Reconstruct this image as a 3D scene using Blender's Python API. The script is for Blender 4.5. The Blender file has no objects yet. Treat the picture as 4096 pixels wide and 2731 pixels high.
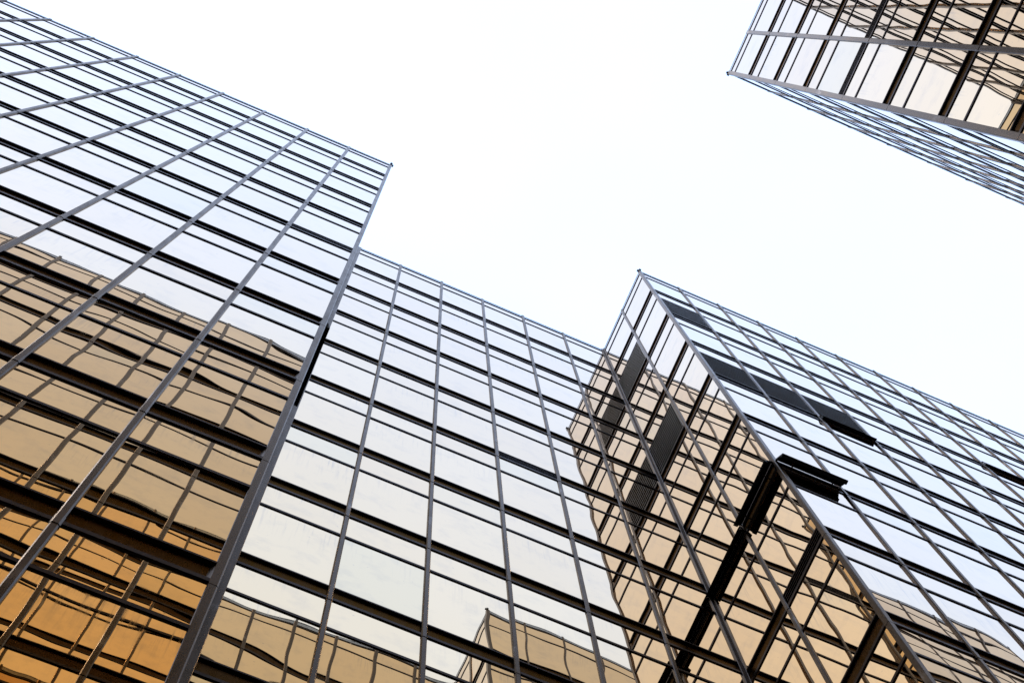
import bpy, math, random
from mathutils import Vector, Matrix, Euler

random.seed(7)
SC = bpy.context.scene
COL = SC.collection

# ------------------------------------------------------------------ camera
B = 1.35                                   # width of one facade bay in metres
cam_d = bpy.data.cameras.new("camera")
cam = bpy.data.objects.new("camera", cam_d)
COL.objects.link(cam)
cam.location = (0, 0, 0)
cam.rotation_mode = 'XYZ'
cam.rotation_euler = (2.936823335912718, 0.03489321456947563, -0.4084665225493157)
cam_d.sensor_width = 36.0
cam_d.lens = 6340.82 / 4096 * 36
cam_d.clip_start = 0.05
cam_d.clip_end = 5000
SC.camera = cam

# ------------------------------------------------------------------ sky and sun
SUN_EL, SUN_AZ = math.radians(60), math.radians(-90)      # azimuth from +y towards +x
w = bpy.data.worlds.new("World")
SC.world = w
w.use_nodes = True
nt = w.node_tree
nt.nodes.clear()
sky = nt.nodes.new('ShaderNodeTexSky')
sky.sky_type = 'NISHITA'
sky.sun_disc = False
sky.sun_elevation = SUN_EL
sky.sun_rotation = SUN_AZ
sky.air_density = 1.0
sky.dust_density = 3.0
sky.ozone_density = 1.0
# a bright, even cloud deck hides most of the clear sky
tc = nt.nodes.new('ShaderNodeTexCoord')
cn = nt.nodes.new('ShaderNodeTexNoise')
cn.inputs['Scale'].default_value = 3.2
cn.inputs['Detail'].default_value = 5.0
cn.inputs['Roughness'].default_value = 0.55
nt.links.new(tc.outputs['Generated'], cn.inputs['Vector'])
cc = nt.nodes.new('ShaderNodeMix')
cc.data_type = 'RGBA'
cc.inputs[6].default_value = (6.45, 8.75, 13.2, 1)
cc.inputs[7].default_value = (7.45, 9.55, 14.2, 1)
nt.links.new(cn.outputs['Fac'], cc.inputs[0])
# the cloud is thicker, dimmer and less blue on the side behind the near tower
sx = nt.nodes.new('ShaderNodeSeparateXYZ')
nt.links.new(tc.outputs['Generated'], sx.inputs[0])
gr = nt.nodes.new('ShaderNodeMapRange')
gr.interpolation_type = 'SMOOTHSTEP'
gr.inputs[1].default_value = 0.13
gr.inputs[2].default_value = 0.30
nt.links.new(sx.outputs[1], gr.inputs[0])
cg = nt.nodes.new('ShaderNodeMix')
cg.data_type = 'RGBA'
cg.inputs[7].default_value = (5.2, 6.8, 10.3, 1)
nt.links.new(gr.outputs[0], cg.inputs[0])
nt.links.new(cc.outputs[2], cg.inputs[6])
mx = nt.nodes.new('ShaderNodeMix')
mx.data_type = 'RGBA'
mx.inputs[0].default_value = 0.92
nt.links.new(sky.outputs[0], mx.inputs[6])
nt.links.new(cg.outputs[2], mx.inputs[7])
bg = nt.nodes.new('ShaderNodeBackground')
bg.inputs['Strength'].default_value = 0.15
wo = nt.nodes.new('ShaderNodeOutputWorld')
nt.links.new(mx.outputs[2], bg.inputs[0])
nt.links.new(bg.outputs[0], wo.inputs[0])

sun_d = bpy.data.lights.new("sun", 'SUN')
sun_d.energy = 0.6
sun_d.angle = math.radians(10)
sun_d.color = (1.0, 0.95, 0.88)
sun = bpy.data.objects.new("sun", sun_d)
COL.objects.link(sun)
sd = Vector((math.sin(SUN_AZ) * math.cos(SUN_EL), math.cos(SUN_AZ) * math.cos(SUN_EL), math.sin(SUN_EL)))
sun.rotation_euler = sd.to_track_quat('Z', 'Y').to_euler()

SC.view_settings.view_transform = 'Standard'
SC.view_settings.look = 'None'
SC.view_settings.gamma = 1
SC.view_settings.exposure = 0.0
SC.render.engine = 'CYCLES'
cy = SC.cycles
cy.max_bounces = 18
cy.glossy_bounces = 14
cy.diffuse_bounces = 4
cy.caustics_reflective = False
cy.caustics_refractive = False

# ------------------------------------------------------------------ layout (in bays, scaled by B)
YA, YB, YD, XE = 3.62103, 5.61633, -1.15201, 6.05472
H, S = 35.42855, 2.647754
SB = S * (1 - 0.0166)
NF = 13                                     # storeys
PM = 0.024                                  # how far the mullions stand proud of the glass
MW = 0.060                                  # mullion width
GROUND = -1.6

# ------------------------------------------------------------------ materials
def mat(name):
    m = bpy.data.materials.new(name)
    m.use_nodes = True
    t = m.node_tree
    return m, t, t.nodes['Principled BSDF']

def nd(t, kind, **kw):
    n = t.nodes.new(kind)
    for k, v in kw.items():
        setattr(n, k, v)
    return n

def mth(t, op, a, b=None, clamp=False):
    n = nd(t, 'ShaderNodeMath', operation=op)
    n.use_clamp = clamp
    for i, v in enumerate((a, b)):
        if v is None:
            continue
        if hasattr(v, 'is_output'):
            t.links.new(v, n.inputs[i])
        else:
            n.inputs[i].default_value = v
    return n.outputs[0]

def ramp(t, src, a, b, lo=0.0, hi=1.0):
    n = nd(t, 'ShaderNodeMapRange')
    n.clamp = True
    t.links.new(src, n.inputs[0])
    n.inputs[1].default_value = a
    n.inputs[2].default_value = b
    n.inputs[3].default_value = lo
    n.inputs[4].default_value = hi
    return n.outputs[0]

GOLD = (0.86, 0.603, 0.318)
def make_glass():
    m, t, p = mat("gold_mirror_glass")
    L = t.links
    geo = nd(t, 'ShaderNodeNewGeometry')
    at = nd(t, 'ShaderNodeAttribute', attribute_name='pane_id')
    uv = nd(t, 'ShaderNodeUVMap')
    sep = nd(t, 'ShaderNodeSeparateXYZ')
    L.new(uv.outputs[0], sep.inputs[0])
    pid = at.outputs['Fac']
    # every pane shifts the pattern, so that waves break at the pane edges
    off = nd(t, 'ShaderNodeCombineXYZ')
    for i, k in enumerate((37.1, 91.7, 53.3)):
        L.new(mth(t, 'MULTIPLY', pid, k), off.inputs[i])
    pos = nd(t, 'ShaderNodeVectorMath', operation='ADD')
    L.new(geo.outputs['Position'], pos.inputs[0])
    L.new(off.outputs[0], pos.inputs[1])
    # wave of the sheet
    n1 = nd(t, 'ShaderNodeTexNoise')
    n1.inputs['Scale'].default_value = 0.75
    n1.inputs['Detail'].default_value = 0.6
    L.new(pos.outputs[0], n1.inputs['Vector'])
    # cushion: the sheet bulges between its gaskets
    pu = mth(t, 'MULTIPLY', sep.outputs[0], mth(t, 'SUBTRACT', 1.0, sep.outputs[0]))
    pv = mth(t, 'MULTIPLY', sep.outputs[1], mth(t, 'SUBTRACT', 1.0, sep.outputs[1]))
    edge = mth(t, 'POWER', mth(t, 'MULTIPLY', mth(t, 'MULTIPLY', pu, pv), 16.0), 0.6)
    rnd = mth(t, 'FRACT', mth(t, 'MULTIPLY', pid, 17.31))
    cush = mth(t, 'MULTIPLY', edge, mth(t, 'SUBTRACT', rnd, 0.5))
    amp = mth(t, 'ADD', 0.0024, mth(t, 'MULTIPLY', mth(t, 'FRACT', mth(t, 'MULTIPLY', pid, 43.7)), 0.0030))
    hgt = mth(t, 'ADD', mth(t, 'MULTIPLY', n1.outputs['Fac'], amp), mth(t, 'MULTIPLY', cush, 0.0013))
    bmp = nd(t, 'ShaderNodeBump')
    bmp.inputs['Strength'].default_value = 1.0
    bmp.inputs['Distance'].default_value = 1.0
    L.new(hgt, bmp.inputs['Height'])
    L.new(bmp.outputs[0], p.inputs['Normal'])
    # streaks that run down from the top edge, smears and specks
    mp = nd(t, 'ShaderNodeMapping')
    mp.inputs['Scale'].default_value = (24, 24, 1.1)
    L.new(pos.outputs[0], mp.inputs[0])
    n2 = nd(t, 'ShaderNodeTexNoise')
    n2.inputs['Scale'].default_value = 1.0
    n2.inputs['Detail'].default_value = 3.0
    L.new(mp.outputs[0], n2.inputs['Vector'])
    top = ramp(t, sep.outputs[1], 0.45, 1.0)
    strk = mth(t, 'MULTIPLY', ramp(t, n2.outputs['Fac'], 0.53, 0.72), top)
    strk = mth(t, 'MULTIPLY', strk, ramp(t, mth(t, 'FRACT', mth(t, 'MULTIPLY', pid, 5.77)), 0.35, 1.0))
    n3 = nd(t, 'ShaderNodeTexNoise')
    n3.inputs['Scale'].default_value = 2.2
    n3.inputs['Detail'].default_value = 6.0
    n3.inputs['Roughness'].default_value = 0.65
    L.new(pos.outputs[0], n3.inputs['Vector'])
    smear = ramp(t, n3.outputs['Fac'], 0.50, 0.72)
    n4 = nd(t, 'ShaderNodeTexNoise')
    n4.inputs['Scale'].default_value = 14.0
    n4.inputs['Detail'].default_value = 1.0
    L.new(pos.outputs[0], n4.inputs['Vector'])
    spot = ramp(t, n4.outputs['Fac'], 0.765, 0.80)
    rim = ramp(t, edge, 0.30, 0.02)
    dirt = mth(t, 'ADD', mth(t, 'MULTIPLY', strk, 0.60), mth(t, 'MULTIPLY', smear, 0.20))
    dirt = mth(t, 'ADD', dirt, mth(t, 'MULTIPLY', spot, 0.35))
    dirt = mth(t, 'ADD', dirt, mth(t, 'MULTIPLY', rim, 0.05), clamp=True)
    # tint differs a little from pane to pane; a few replacement panes are greyer
    r2 = mth(t, 'FRACT', mth(t, 'MULTIPLY', pid, 29.93))
    c1 = nd(t, 'ShaderNodeMix', data_type='RGBA')
    c1.inputs[6].default_value = (GOLD[0] * 0.97, GOLD[1] * 0.95, GOLD[2] * 0.92, 1)
    c1.inputs[7].default_value = (GOLD[0] * 1.02, GOLD[1] * 1.03, GOLD[2] * 1.05, 1)
    L.new(r2, c1.inputs[0])
    c2 = nd(t, 'ShaderNodeMix', data_type='RGBA')
    c2.inputs[7].default_value = (0.80, 0.585, 0.315, 1)
    L.new(ramp(t, mth(t, 'FRACT', mth(t, 'MULTIPLY', pid, 71.3)), 0.965, 0.97), c2.inputs[0])
    L.new(c1.outputs[2], c2.inputs[6])
    c3 = nd(t, 'ShaderNodeMix', data_type='RGBA')
    c3.inputs[7].default_value = (0.30, 0.26, 0.22, 1)
    L.new(dirt, c3.inputs[0])
    L.new(c2.outputs[2], c3.inputs[6])
    L.new(c3.outputs[2], p.inputs['Base Color'])
    p.inputs['Metallic'].default_value = 1.0
    p.inputs['Specular Tint'].default_value = (0.92, 0.92, 0.94, 1)
    L.new(ramp(t, dirt, 0.0, 0.6, 0.0, 0.05), p.inputs['Roughness'])
    return m

def make_frame(name, col, rough, worn=True, metal=0.0, edge=None):
    m, t, p = mat(name)
    L = t.links
    geo = nd(t, 'ShaderNodeNewGeometry')
    mp = nd(t, 'ShaderNodeMapping')
    mp.inputs['Scale'].default_value = (9, 9, 2.2)
    L.new(geo.outputs['Position'], mp.inputs[0])
    n = nd(t, 'ShaderNodeTexNoise')
    n.inputs['Scale'].default_value = 1.0
    n.inputs['Detail'].default_value = 7.0
    n.inputs['Roughness'].default_value = 0.7
    L.new(mp.outputs[0], n.inputs['Vector'])
    n2 = nd(t, 'ShaderNodeTexNoise')
    n2.inputs['Scale'].default_value = 0.9
    n2.inputs['Detail'].default_value = 5.0
    L.new(geo.outputs['Position'], n2.inputs['Vector'])
    c = nd(t, 'ShaderNodeMix', data_type='RGBA')
    c.inputs[6].default_value = tuple(x * 0.72 for x in col) + (1,)
    c.inputs[7].default_value = tuple(min(1, x * 1.35) for x in col) + (1,)
    L.new(ramp(t, n.outputs['Fac'], 0.3, 0.7), c.inputs[0])
    out = c.outputs[2]
    if worn:
        c2 = nd(t, 'ShaderNodeMix', data_type='RGBA')
        c2.inputs[7].default_value = (0.30, 0.30, 0.31, 1)
        patch = mth(t, 'MULTIPLY', ramp(t, n2.outputs['Fac'], 0.62, 0.70), ramp(t, n.outputs['Fac'], 0.42, 0.62))
        L.new(mth(t, 'MULTIPLY', patch, 0.55), c2.inputs[0])
        L.new(out, c2.inputs[6])
        out = c2.outputs[2]
    L.new(out, p.inputs['Base Color'])
    L.new(ramp(t, n.outputs['Fac'], 0.3, 0.7, rough * 0.8, rough * 1.3), p.inputs['Roughness'])
    p.inputs['IOR'].default_value = 1.42
    p.inputs['Metallic'].default_value = metal
    if edge:
        p.inputs['Specular Tint'].default_value = edge + (1,)
    b = nd(t, 'ShaderNodeBump')
    b.inputs['Strength'].default_value = 0.04
    b.inputs['Distance'].default_value = 0.004
    L.new(n.outputs['Fac'], b.inputs['Height'])
    L.new(b.outputs[0], p.inputs['Normal'])
    return m

M_GLASS = make_glass()
M_MULL = make_frame("bronze_mullion_metal", (0.048, 0.040, 0.035), 0.27, metal=1.0, edge=(0.82, 0.755, 0.70))
M_BAR = make_frame("dark_transom_metal", (0.040, 0.035, 0.032), 0.30, worn=False, metal=1.0, edge=(0.60, 0.57, 0.56))
M_SLOT = make_frame("brown_slot_panel", (0.055, 0.042, 0.034), 0.26, worn=False, metal=1.0, edge=(0.52, 0.44, 0.38))
M_COPE = make_frame("roof_coping_metal", (0.42, 0.45, 0.50), 0.35)
M_LOUV = make_frame("charcoal_louvre", (0.18, 0.14, 0.105), 0.45, worn=False)
M_FLAP = make_frame("black_flap", (0.008, 0.008, 0.009), 0.6, worn=False)
M_BACKING = make_frame("light_block_backing", (0.05, 0.05, 0.05), 0.8, worn=False)
M_ROOF = make_frame("grey_roof_felt", (0.22, 0.22, 0.22), 0.9, worn=False)
M_STONE = make_frame("brown_granite", (0.18, 0.13, 0.10), 0.4, worn=False)
M_PAVE = make_frame("grey_paving", (0.20, 0.19, 0.18), 0.8, worn=False)

# ------------------------------------------------------------------ mesh helpers
class Fr:
    """A facade frame: origin o on the glass plane, u along it, n outwards, z up (units: bays)."""
    def __init__(s, o, u, n):
        s.o, s.u, s.n = Vector((*o, 0)), Vector((*u, 0)), Vector((*n, 0))
    def __call__(s, u, n, z):
        return (s.o + s.u * u + s.n * n + Vector((0, 0, z))) * B

class MB:
    def __init__(s):
        s.v, s.f, s.uv, s.pid = [], [], [], []
    def box(s, fr, u0, u1, n0, n1, z0, z1, pid=0.0):
        i = len(s.v)
        for z in (z0, z1):
            for u, n in ((u0, n0), (u1, n0), (u1, n1), (u0, n1)):
                s.v.append(fr(u, n, z))
        fs = [(0, 3, 2, 1), (4, 5, 6, 7), (0, 1, 5, 4), (1, 2, 6, 5), (2, 3, 7, 6), (3, 0, 4, 7)]
        # uv: across and up the box
        uvv = [(0, 0), (1, 0), (1, 0), (0, 0), (0, 1), (1, 1), (1, 1), (0, 1)]
        for f in fs:
            s.f.append(tuple(i + k for k in f))
            s.uv.append([uvv[k] for k in f])
            s.pid.append(pid)
    def prism(s, fr, prof, z0, z1, pid=0.0):
        """prof: (u, n) outline swept upwards"""
        i, m = len(s.v), len(prof)
        for z in (z0, z1):
            for u, n in prof:
                s.v.append(fr(u, n, z))
        fs = [tuple(range(m))[::-1], tuple(range(m, 2 * m))]
        for k in range(m):
            fs.append((k, (k + 1) % m, m + (k + 1) % m, m + k))
        for f in fs:
            s.f.append(tuple(i + k for k in f))
            s.uv.append([(0, 0)] * len(f))
            s.pid.append(pid)
    def bar(s, fr, prof, u0, u1):
        """prof: (n, z) outline swept along the facade"""
        i, m = len(s.v), len(prof)
        for u in (u0, u1):
            for n, z in prof:
                s.v.append(fr(u, n, z))
        fs = [tuple(range(m)), tuple(range(m, 2 * m))[::-1]]
        for k in range(m):
            fs.append((k, m + k, m + (k + 1) % m, (k + 1) % m))
        for f in fs:
            s.f.append(tuple(i + k for k in f))
            s.uv.append([(0, 0)] * len(f))
            s.pid.append(0.0)
    def build(s, name, m, parent):
        me = bpy.data.meshes.new(name)
        me.from_pydata([tuple(v) for v in s.v], [], s.f)
        uvl = me.uv_layers.new(name="UVMap")
        li = 0
        for f in s.uv:
            for c in f:
                uvl.data[li].uv = c
                li += 1
        a = me.attributes.new('pane_id', 'FLOAT', 'FACE')
        a.data.foreach_set('value', s.pid)
        me.materials.append(m)
        import bmesh
        bm = bmesh.new()
        bm.from_mesh(me)
        bmesh.ops.recalc_face_normals(bm, faces=bm.faces)
        bm.to_mesh(me)
        bm.free()
        o = bpy.data.objects.new(name, me)
        COL.objects.link(o)
        if parent:
            o.parent = parent
        return o

def thing(name, label, cat):
    o = bpy.data.objects.new(name, None)
    COL.objects.link(o)
    o['label'] = label
    o['category'] = cat
    return o

# view test, only used to decide which panes get an object of their own (the largest in the photo)
CR = Euler(cam.rotation_euler).to_matrix().transposed()
def px(v):
    c = CR @ v
    if c.z > -0.1:
        return None
    return (0.5 + 6340.82 / 4096 * c.x / -c.z, 0.5 + 6340.82 / 2731 * c.y / -c.z)
def area(pts):
    q = [px(v) for v in pts]
    if any(k is None for k in q):
        return 0.0
    if max(k[0] for k in q) < 0 or min(k[0] for k in q) > 1 or max(k[1] for k in q) < 0 or min(k[1] for k in q) > 1:
        return 0.0
    s = 0.0
    q = [(min(max(a, 0), 1), min(max(b, 0), 1)) for a, b in q]
    for k in range(len(q)):
        a, b = q[k], q[(k + 1) % len(q)]
        s += a[0] * b[1] - a[1] * b[0]
    return abs(s) / 2

# ------------------------------------------------------------------ a curtain wall
def bar_prof(z0, z1, p, back=-0.062):
    c = min(0.008, (z1 - z0) * 0.25)
    return [(back, z0), (p - c, z0), (p, z0 + c), (p, z1 - c), (p - c, z1), (back, z1)]

class Building:
    def __init__(s, name, label, mw=MW):
        s.mw = mw
        s.root = thing(name, label, 'office building')
        s.panes = {'window_pane': [], 'spandrel_pane': []}
        s.pid = 0
    def add_pane(s, kind, fr, u0, u1, z0, z1, visible=True):
        s.pid += 1
        pid = random.random()
        tilt = [random.uniform(-1, 1) * 0.0011 for _ in range(3)]
        pts = [fr(u0, 0, z0), fr(u1, 0, z0), fr(u1, 0, z1), fr(u0, 0, z1)]
        front = (-pts[0]).dot(fr.n) > 0
        s.panes[kind].append((area(pts) if front else 0.0, fr, u0, u1, z0, z1, pid, tilt))
    def flush(s):
        for kind, L in s.panes.items():
            L.sort(key=lambda k: -k[0])
            def one(mb, q):
                _, fr, u0, u1, z0, z1, pid, (ta, tb, tc) = q
                n = len(mb.v)
                mb.box(fr, u0, u1, -0.012, 0.0, z0, z1, pid)
                # a sheet never sits quite true in its frame
                for k in range(n, len(mb.v)):
                    j = k - n
                    su = -1 if j % 4 in (0, 3) else 1
                    sz = -1 if j < 4 else 1
                    mb.v[k] = mb.v[k] + fr.n * (su * ta * (u1 - u0) / 2 + sz * tb * (z1 - z0) / 2) * B
            for q in L[:100]:
                mb = MB()
                one(mb, q)
                mb.build(kind, M_GLASS, s.root)
            mb = MB()
            for q in L[100:]:
                one(mb, q)
            if mb.v:
                o = mb.build(kind, M_GLASS, s.root)
                o['kind'] = 'stuff'

    def wall(s, fr, us, sto, left=True, right=True, louvres=(), grilles=(), flaps=(), e0=0.0, e1=0.0, mw=None, flat=1.0):
        """us: mullion positions; left/right: put a mullion on the first / last position;
        e0/e1: how far bars stop short of the end posts"""
        n = len(us) - 1
        hm = (mw or s.mw) / 2
        PM = 0.011 + (0.024 - 0.011) * flat
        c0 = min(0.010, PM * 0.6)
        # mullions: one object each, in storey lengths with a fine open joint
        for k, u in enumerate(us):
            if (k == 0 and not left) or (k == n and not right):
                continue
            mb = MB()
            prof = [(u - hm, -0.075), (u - hm, PM - c0), (u - hm + 0.010, PM), (u + hm - 0.010, PM), (u + hm, PM - c0), (u + hm, -0.075)]
            for f in range(NF):
                mb.prism(fr, prof, H - (f + 1) * sto + 0.006, H - f * sto - (0.006 if f else 0.0))
                # sleeve over the splice
                e = 0.0035
                mb.prism(fr, [(u - hm - e, -0.02), (u - hm - e, PM - c0), (u - hm + 0.010, PM + e), (u + hm - 0.010, PM + e), (u + hm + e, PM - c0), (u + hm + e, -0.02)],
                         H - (f + 1) * sto + 0.007, H - (f + 1) * sto + 0.06 * sto)
            core = [(u - hm * 0.7, -0.075), (u - hm * 0.7, PM - 0.014), (u + hm * 0.7, PM - 0.014), (u + hm * 0.7, -0.075)]
            mb.prism(fr, core, H - NF * sto, H - 0.02)
            mb.build('mullion', M_MULL, s.root)
        ends = []
        for k in range(n):
            a = us[k] + (e0 if (k == 0 and not left) else hm) - 0.003
            b = us[k + 1] - (e1 if (k == n - 1 and not right) else hm) + 0.003
            ends.append((a, b))
        # roof edge
        mb = MB()
        for a, b in [(us[0] - (0 if left else -e0 * .5), us[-1] + (0 if right else -e1 * .5))]:
            mb.bar(fr, bar_prof(H + 0.004, H + 0.034, 0.009), a, b)
            mb.box(fr, a, b, -0.06, 0.004, H - 0.10, H + 0.003)
        mb.build('coping', M_COPE, s.root)
        for k in range(0, n + 1, 2):
            u = us[k]
            mb = MB()
            mb.box(fr, u - 0.03, u + 0.03, -0.03, 0.022, H + 0.0345, H + 0.068)
            mb.build('coping_clip', M_COPE, s.root)
        for f in range(NF):
            J = H - f * sto
            A, Z = ends[0][0], ends[-1][1]
            def one_bar(name, z0, z1, p):
                mb = MB()
                mb.bar(fr, bar_prof(z0, z1, p * flat, -0.030), A, Z)
                mb.build(name, M_BAR, s.root)
            if f == 0:
                one_bar('coping_trim', J - 0.072 * sto, J - 0.052 * sto, 0.012)
            else:
                one_bar('slot_head', J + 0.140 * sto, J + 0.156 * sto, 0.010)
                one_bar('slot_sill', J + 0.016 * sto, J + 0.042 * sto, 0.014)
                mb = MB()
                mb.box(fr, A, Z, -0.060, -0.017, J + 0.042 * sto - 0.002, J + 0.138 * sto + 0.002)
                mb.build('vent_slot', M_SLOT, s.root)
            one_bar('transom', J - 0.260 * sto, J - 0.236 * sto, 0.012)
            for k, (a, b) in enumerate(ends):
                lv = (k, f) in louvres
                s.add_pane('spandrel_pane', fr, a - 0.01, b + 0.01, J - 0.239 * sto, J + (0.018 if f else -0.073) * sto)
                z0, z1 = J - sto + 0.154 * sto, J - 0.258 * sto
                if lv:
                    s.louvre(fr, a, b, z0, z1)
                else:
                    s.add_pane('window_pane', fr, a - 0.01, b + 0.01, z0, z1)
                if (k, f) in grilles:
                    h0, h1 = J + 0.042 * sto, J + 0.138 * sto
                    for q in range(4):
                        zc = h0 + (h1 - h0) * (q + 0.5) / 4
                        g = MB()
                        g.bar(fr, [(-0.018, zc + 0.004), (0.006, zc - 0.012), (0.006, zc - 0.003), (-0.018, zc + 0.013)], a, b)
                        g.build('vent_blade', M_BAR, s.root)
                for q in flaps:
                    if q[0] == (k, f):
                        s.flap(fr, a, b, J + 0.138 * sto, q[1])
        # unseen dark backing, added behind the glass to block light
        i0 = 0.0 if left else 0.06
        i1 = 0.0 if right else 0.06
        if e0 > 0.05 and not left:
            i0 = 0.13
        mb = MB()
        mb.box(fr, us[0] + i0, us[-1] - i1, -0.28, -0.078, H - NF * sto, H - 0.12)
        mb.build('wall', M_BACKING, s.root)
        mb = MB()
        mb.box(fr, us[0] + i0, us[-1] - i1, -0.28, 0.02, GROUND / B, H - NF * sto - 0.003)
        mb.build('plinth', M_STONE, s.root)

    def louvre(s, fr, a, b, z0, z1):
        mb = MB()
        N = 12
        for k in range(N):
            zc = z0 + (z1 - z0) * (k + 0.5) / N
            d = (z1 - z0) / N
            mb.bar(fr, [(-0.045, zc + d * 0.30), (0.010, zc - d * 0.36), (0.012, zc - d * 0.18), (-0.045, zc + d * 0.48)], a + 0.02, b - 0.02)
        mb.box(fr, a, a + 0.022, -0.05, 0.016, z0, z1)
        mb.box(fr, b - 0.022, b, -0.05, 0.016, z0, z1)
        mb.box(fr, a, b, -0.074, -0.050, z0, z1)
        o = mb.build('louvre_panel', M_LOUV, s.root)
        o['label'] = 'dark ribbed louvre panel in place of glass'

    def flap(s, fr, a, b, ztop, ang):
        """a slot flap hinged along its top edge, swung out by ang degrees"""
        L = 0.215
        t = math.radians(ang)
        dn, dz = math.sin(t), -math.cos(t)
        n0, z0 = 0.022, ztop - 0.004
        th = 0.02
        mb = MB()
        # skin with a turned-in lip along its free edge
        prof = [(n0, z0), (n0 + dn * L, z0 + dz * L), (n0 + dn * L - dz * th, z0 + dz * L + dn * th), (n0 - dz * th, z0 + dn * th)]
        mb.bar(fr, prof, a - 0.02, b + 0.02)
        e = (n0 + dn * L, z0 + dz * L)
        mb.bar(fr, [(e[0], e[1]), (e[0] - dn * .03 - dz * -.03, e[1] - dz * .03 - dn * .03), (e[0] - dn * .045 - dz * -.03, e[1] - dz * .045 - dn * .03), (e[0] - dn * .015, e[1] - dz * .015)], a - 0.02, b + 0.02)
        o = mb.build('vent_flap', M_FLAP, s.root)
        o['label'] = 'black vent flap hanging open'
        st = MB()
        for u in (a + 0.18 * (b - a), b - 0.18 * (b - a)):
            st.bar(fr, [(-0.03, z0 - 0.2), (e[0] * .8, e[1] * .8 + (z0) * .2), (e[0] * .8, e[1] * .8 + z0 * .2 + 0.014), (-0.03, z0 - 0.186)], u, u + 0.018)
        st.build('stay_arm', M_BAR, o)

    def post(s, x, y, sx, sy, sto, convex=True, ax=0.06):
        """corner post; (x, y) is the outer ridge (convex) or the inner glass corner (concave);
        sx, sy point from the ridge into the building (convex) or out into the open (concave)"""
        mb = MB()
        fr = Fr((x, y), (sx, 0), (0, sy))
        if convex:
            a, d, c = s.mw + 0.002, s.mw + 0.05, 0.009
            prof = [(c, 0), (a, 0), (a, 0.02), (d, PM + .03), (d, d), (PM + .03, d), (0.02, a), (0, a), (0, c)]
        else:
            ay = 0.06
            prof = [(-0.06, -0.06), (ax, -0.06), (ax, PM - 0.006), (ax - 0.006, PM), (PM, PM), (PM, ay - 0.006), (PM - 0.006, ay), (-0.06, ay)]
        for f in range(NF):
            mb.prism(fr, prof, H - (f + 1) * sto + 0.006, H - f * sto - (0.006 if f else -0.03))
        k = 0.93
        m = sum(q[0] for q in prof) / len(prof), sum(q[1] for q in prof) / len(prof)
        mb.prism(fr, [(m[0] + (u - m[0]) * k, m[1] + (n - m[1]) * k) for u, n in prof], H - NF * sto, H - 0.02)
        mb.prism(fr, prof, GROUND / B, H - NF * sto)
        mb.build('corner_post', M_MULL, s.root)

    def roof(s, pts):
        mb = MB()
        fr = Fr((0, 0), (1, 0), (0, 1))
        for (x0, x1, y0, y1) in pts:
            mb.box(fr, x0, x1, y0, y1, H - 0.16, H - 0.11)
        mb.build('roof', M_ROOF, s.root)

NX = 12
# ---------------------------------------------------------------- the stepped tower in front
near = Building('glass_office_building', 'long gold mirror glass office block with a deep stepped recess and open vent flaps')
XA = 0.012                                   # outer ridge of the left wing
gA, gB, gE = YA + PM, YB + PM, XE + PM
# left wing, facing -y; u runs towards -x
near.wall(Fr((XA, gA), (-1, 0), (0, -1)), [0.0] + [k + 0.020 for k in range(1, NX + 1)], S,
          left=False, right=True, e0=0.060, grilles={(0, 5)})
# return of the left wing, facing +x; u runs towards +y
near.wall(Fr((XA - PM, YA), (0, 1), (1, 0)), [0.0, 1.0, gB - YA], S, left=False, right=False, e0=0.060, e1=0.03,
          flaps=[((0, 7), 9)])
# recess
near.wall(Fr((XE + PM, gB), (-1, 0), (0, -1)), [0.0] + [k + PM for k in range(1, 6)] + [XE + PM - (XA - PM)], SB,
          left=False, right=False, e0=0.05, e1=0.09, grilles={(2, 5)})
# return of the right wing, facing -x
near.wall(Fr((gE, YA), (0, 1), (-1, 0)), [0.0, 1.0, gB - YA], S, left=False, right=False, e0=0.060, e1=0.03,
          louvres={(1, 1), (1, 3)}, grilles={(0, 7), (1, 6)}, flaps=[((0, 6), 38), ((1, 6), 18)])
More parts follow.
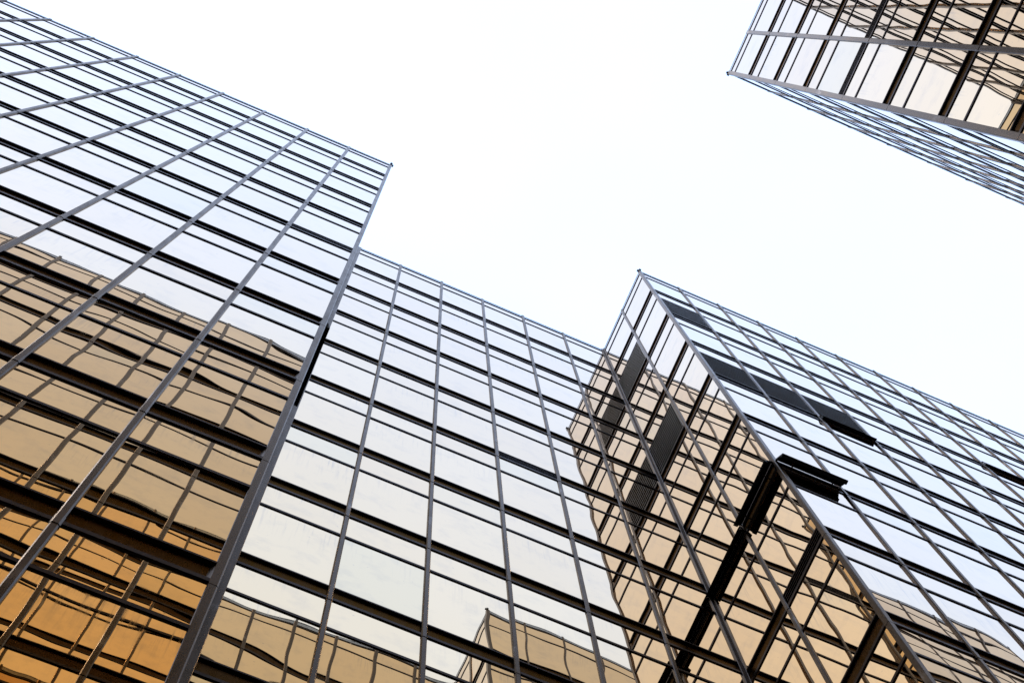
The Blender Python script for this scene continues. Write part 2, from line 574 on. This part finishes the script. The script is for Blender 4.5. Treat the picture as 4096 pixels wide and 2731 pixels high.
# right wing, facing -y
near.wall(Fr((XE, gA), (1, 0), (0, -1)), [float(k) for k in range(0, NX + 1)], S, left=False, right=True, e0=0.060,
          louvres={(0, 1), (0, 3), (1, 3), (2, 3)}, flaps=[((0, 6), 38), ((2, 4), 9), ((6, 3), 6)])
near.post(XA, YA, -1, 1, S)
near.post(XE, YA, 1, 1, S)
near.post(XA - PM, gB, 1, -1, SB, convex=False, ax=0.105)
near.post(XE + PM, gB, -1, -1, SB, convex=False)
near.roof([(-NX, XA - 0.1, YA + .1, YB + 9), (XA - 0.1, XE + .1, YB + .1, YB + 9), (XE + .1, XE + NX, YA + .1, YB + 9)])
near.flush()

# ---------------------------------------------------------------- the tower across the passage
far = Building('glass_office_building', 'gold mirror glass office tower whose corner points down in from the top right', mw=0.082)
gD, gF = YD - PM, YD - 2 - PM
far.wall(Fr((XA, gD), (-1, 0), (0, 1)), [0.0] + [k + 0.020 for k in range(1, NX + 1)], S, left=False, right=True, e0=0.080)
far.wall(Fr((XA - PM, YD), (0, -1), (1, 0)), [0.0, 1.0, YD - gF], S, left=False, right=False, e0=0.080, e1=0.03)
far.wall(Fr((XE + PM, gF), (-1, 0), (0, 1)), [0.0] + [k + PM for k in range(1, 6)] + [XE + PM - (XA - PM)], S,
         left=False, right=False, e0=0.03, e1=0.03)
far.wall(Fr((gE, YD), (0, -1), (-1, 0)), [0.0, 1.0, YD - gF], S, left=False, right=False, e0=0.080, e1=0.03, grilles={(0, 4), (1, 4)})
far.wall(Fr((XE, gD), (1, 0), (0, 1)), [float(k) for k in range(0, NX + 1)], S, left=False, right=True, e0=0.080, mw=0.05, flat=0.7)
far.post(XA, YD, -1, -1, S)
far.post(XE, YD, 1, -1, S)
far.post(XA - PM, gF, 1, 1, S, convex=False)
far.post(XE + PM, gF, -1, 1, S, convex=False)
far.roof([(-NX, XA - 0.1, YD - 11, YD - .1), (XA - 0.1, XE + .1, YD - 11, YD - 2.1), (XE + .1, XE + NX, YD - 11, YD - .1)])
far.flush()

# ---------------------------------------------------------------- the ground (far below the frame)
mb = MB()
g = Fr((0, 0), (1, 0), (0, 1))
mb.box(g, -900, 900, -900, 900, GROUND / B - 0.3, GROUND / B)
o = mb.build('pavement', M_PAVE, None)
o['kind'] = 'structure'
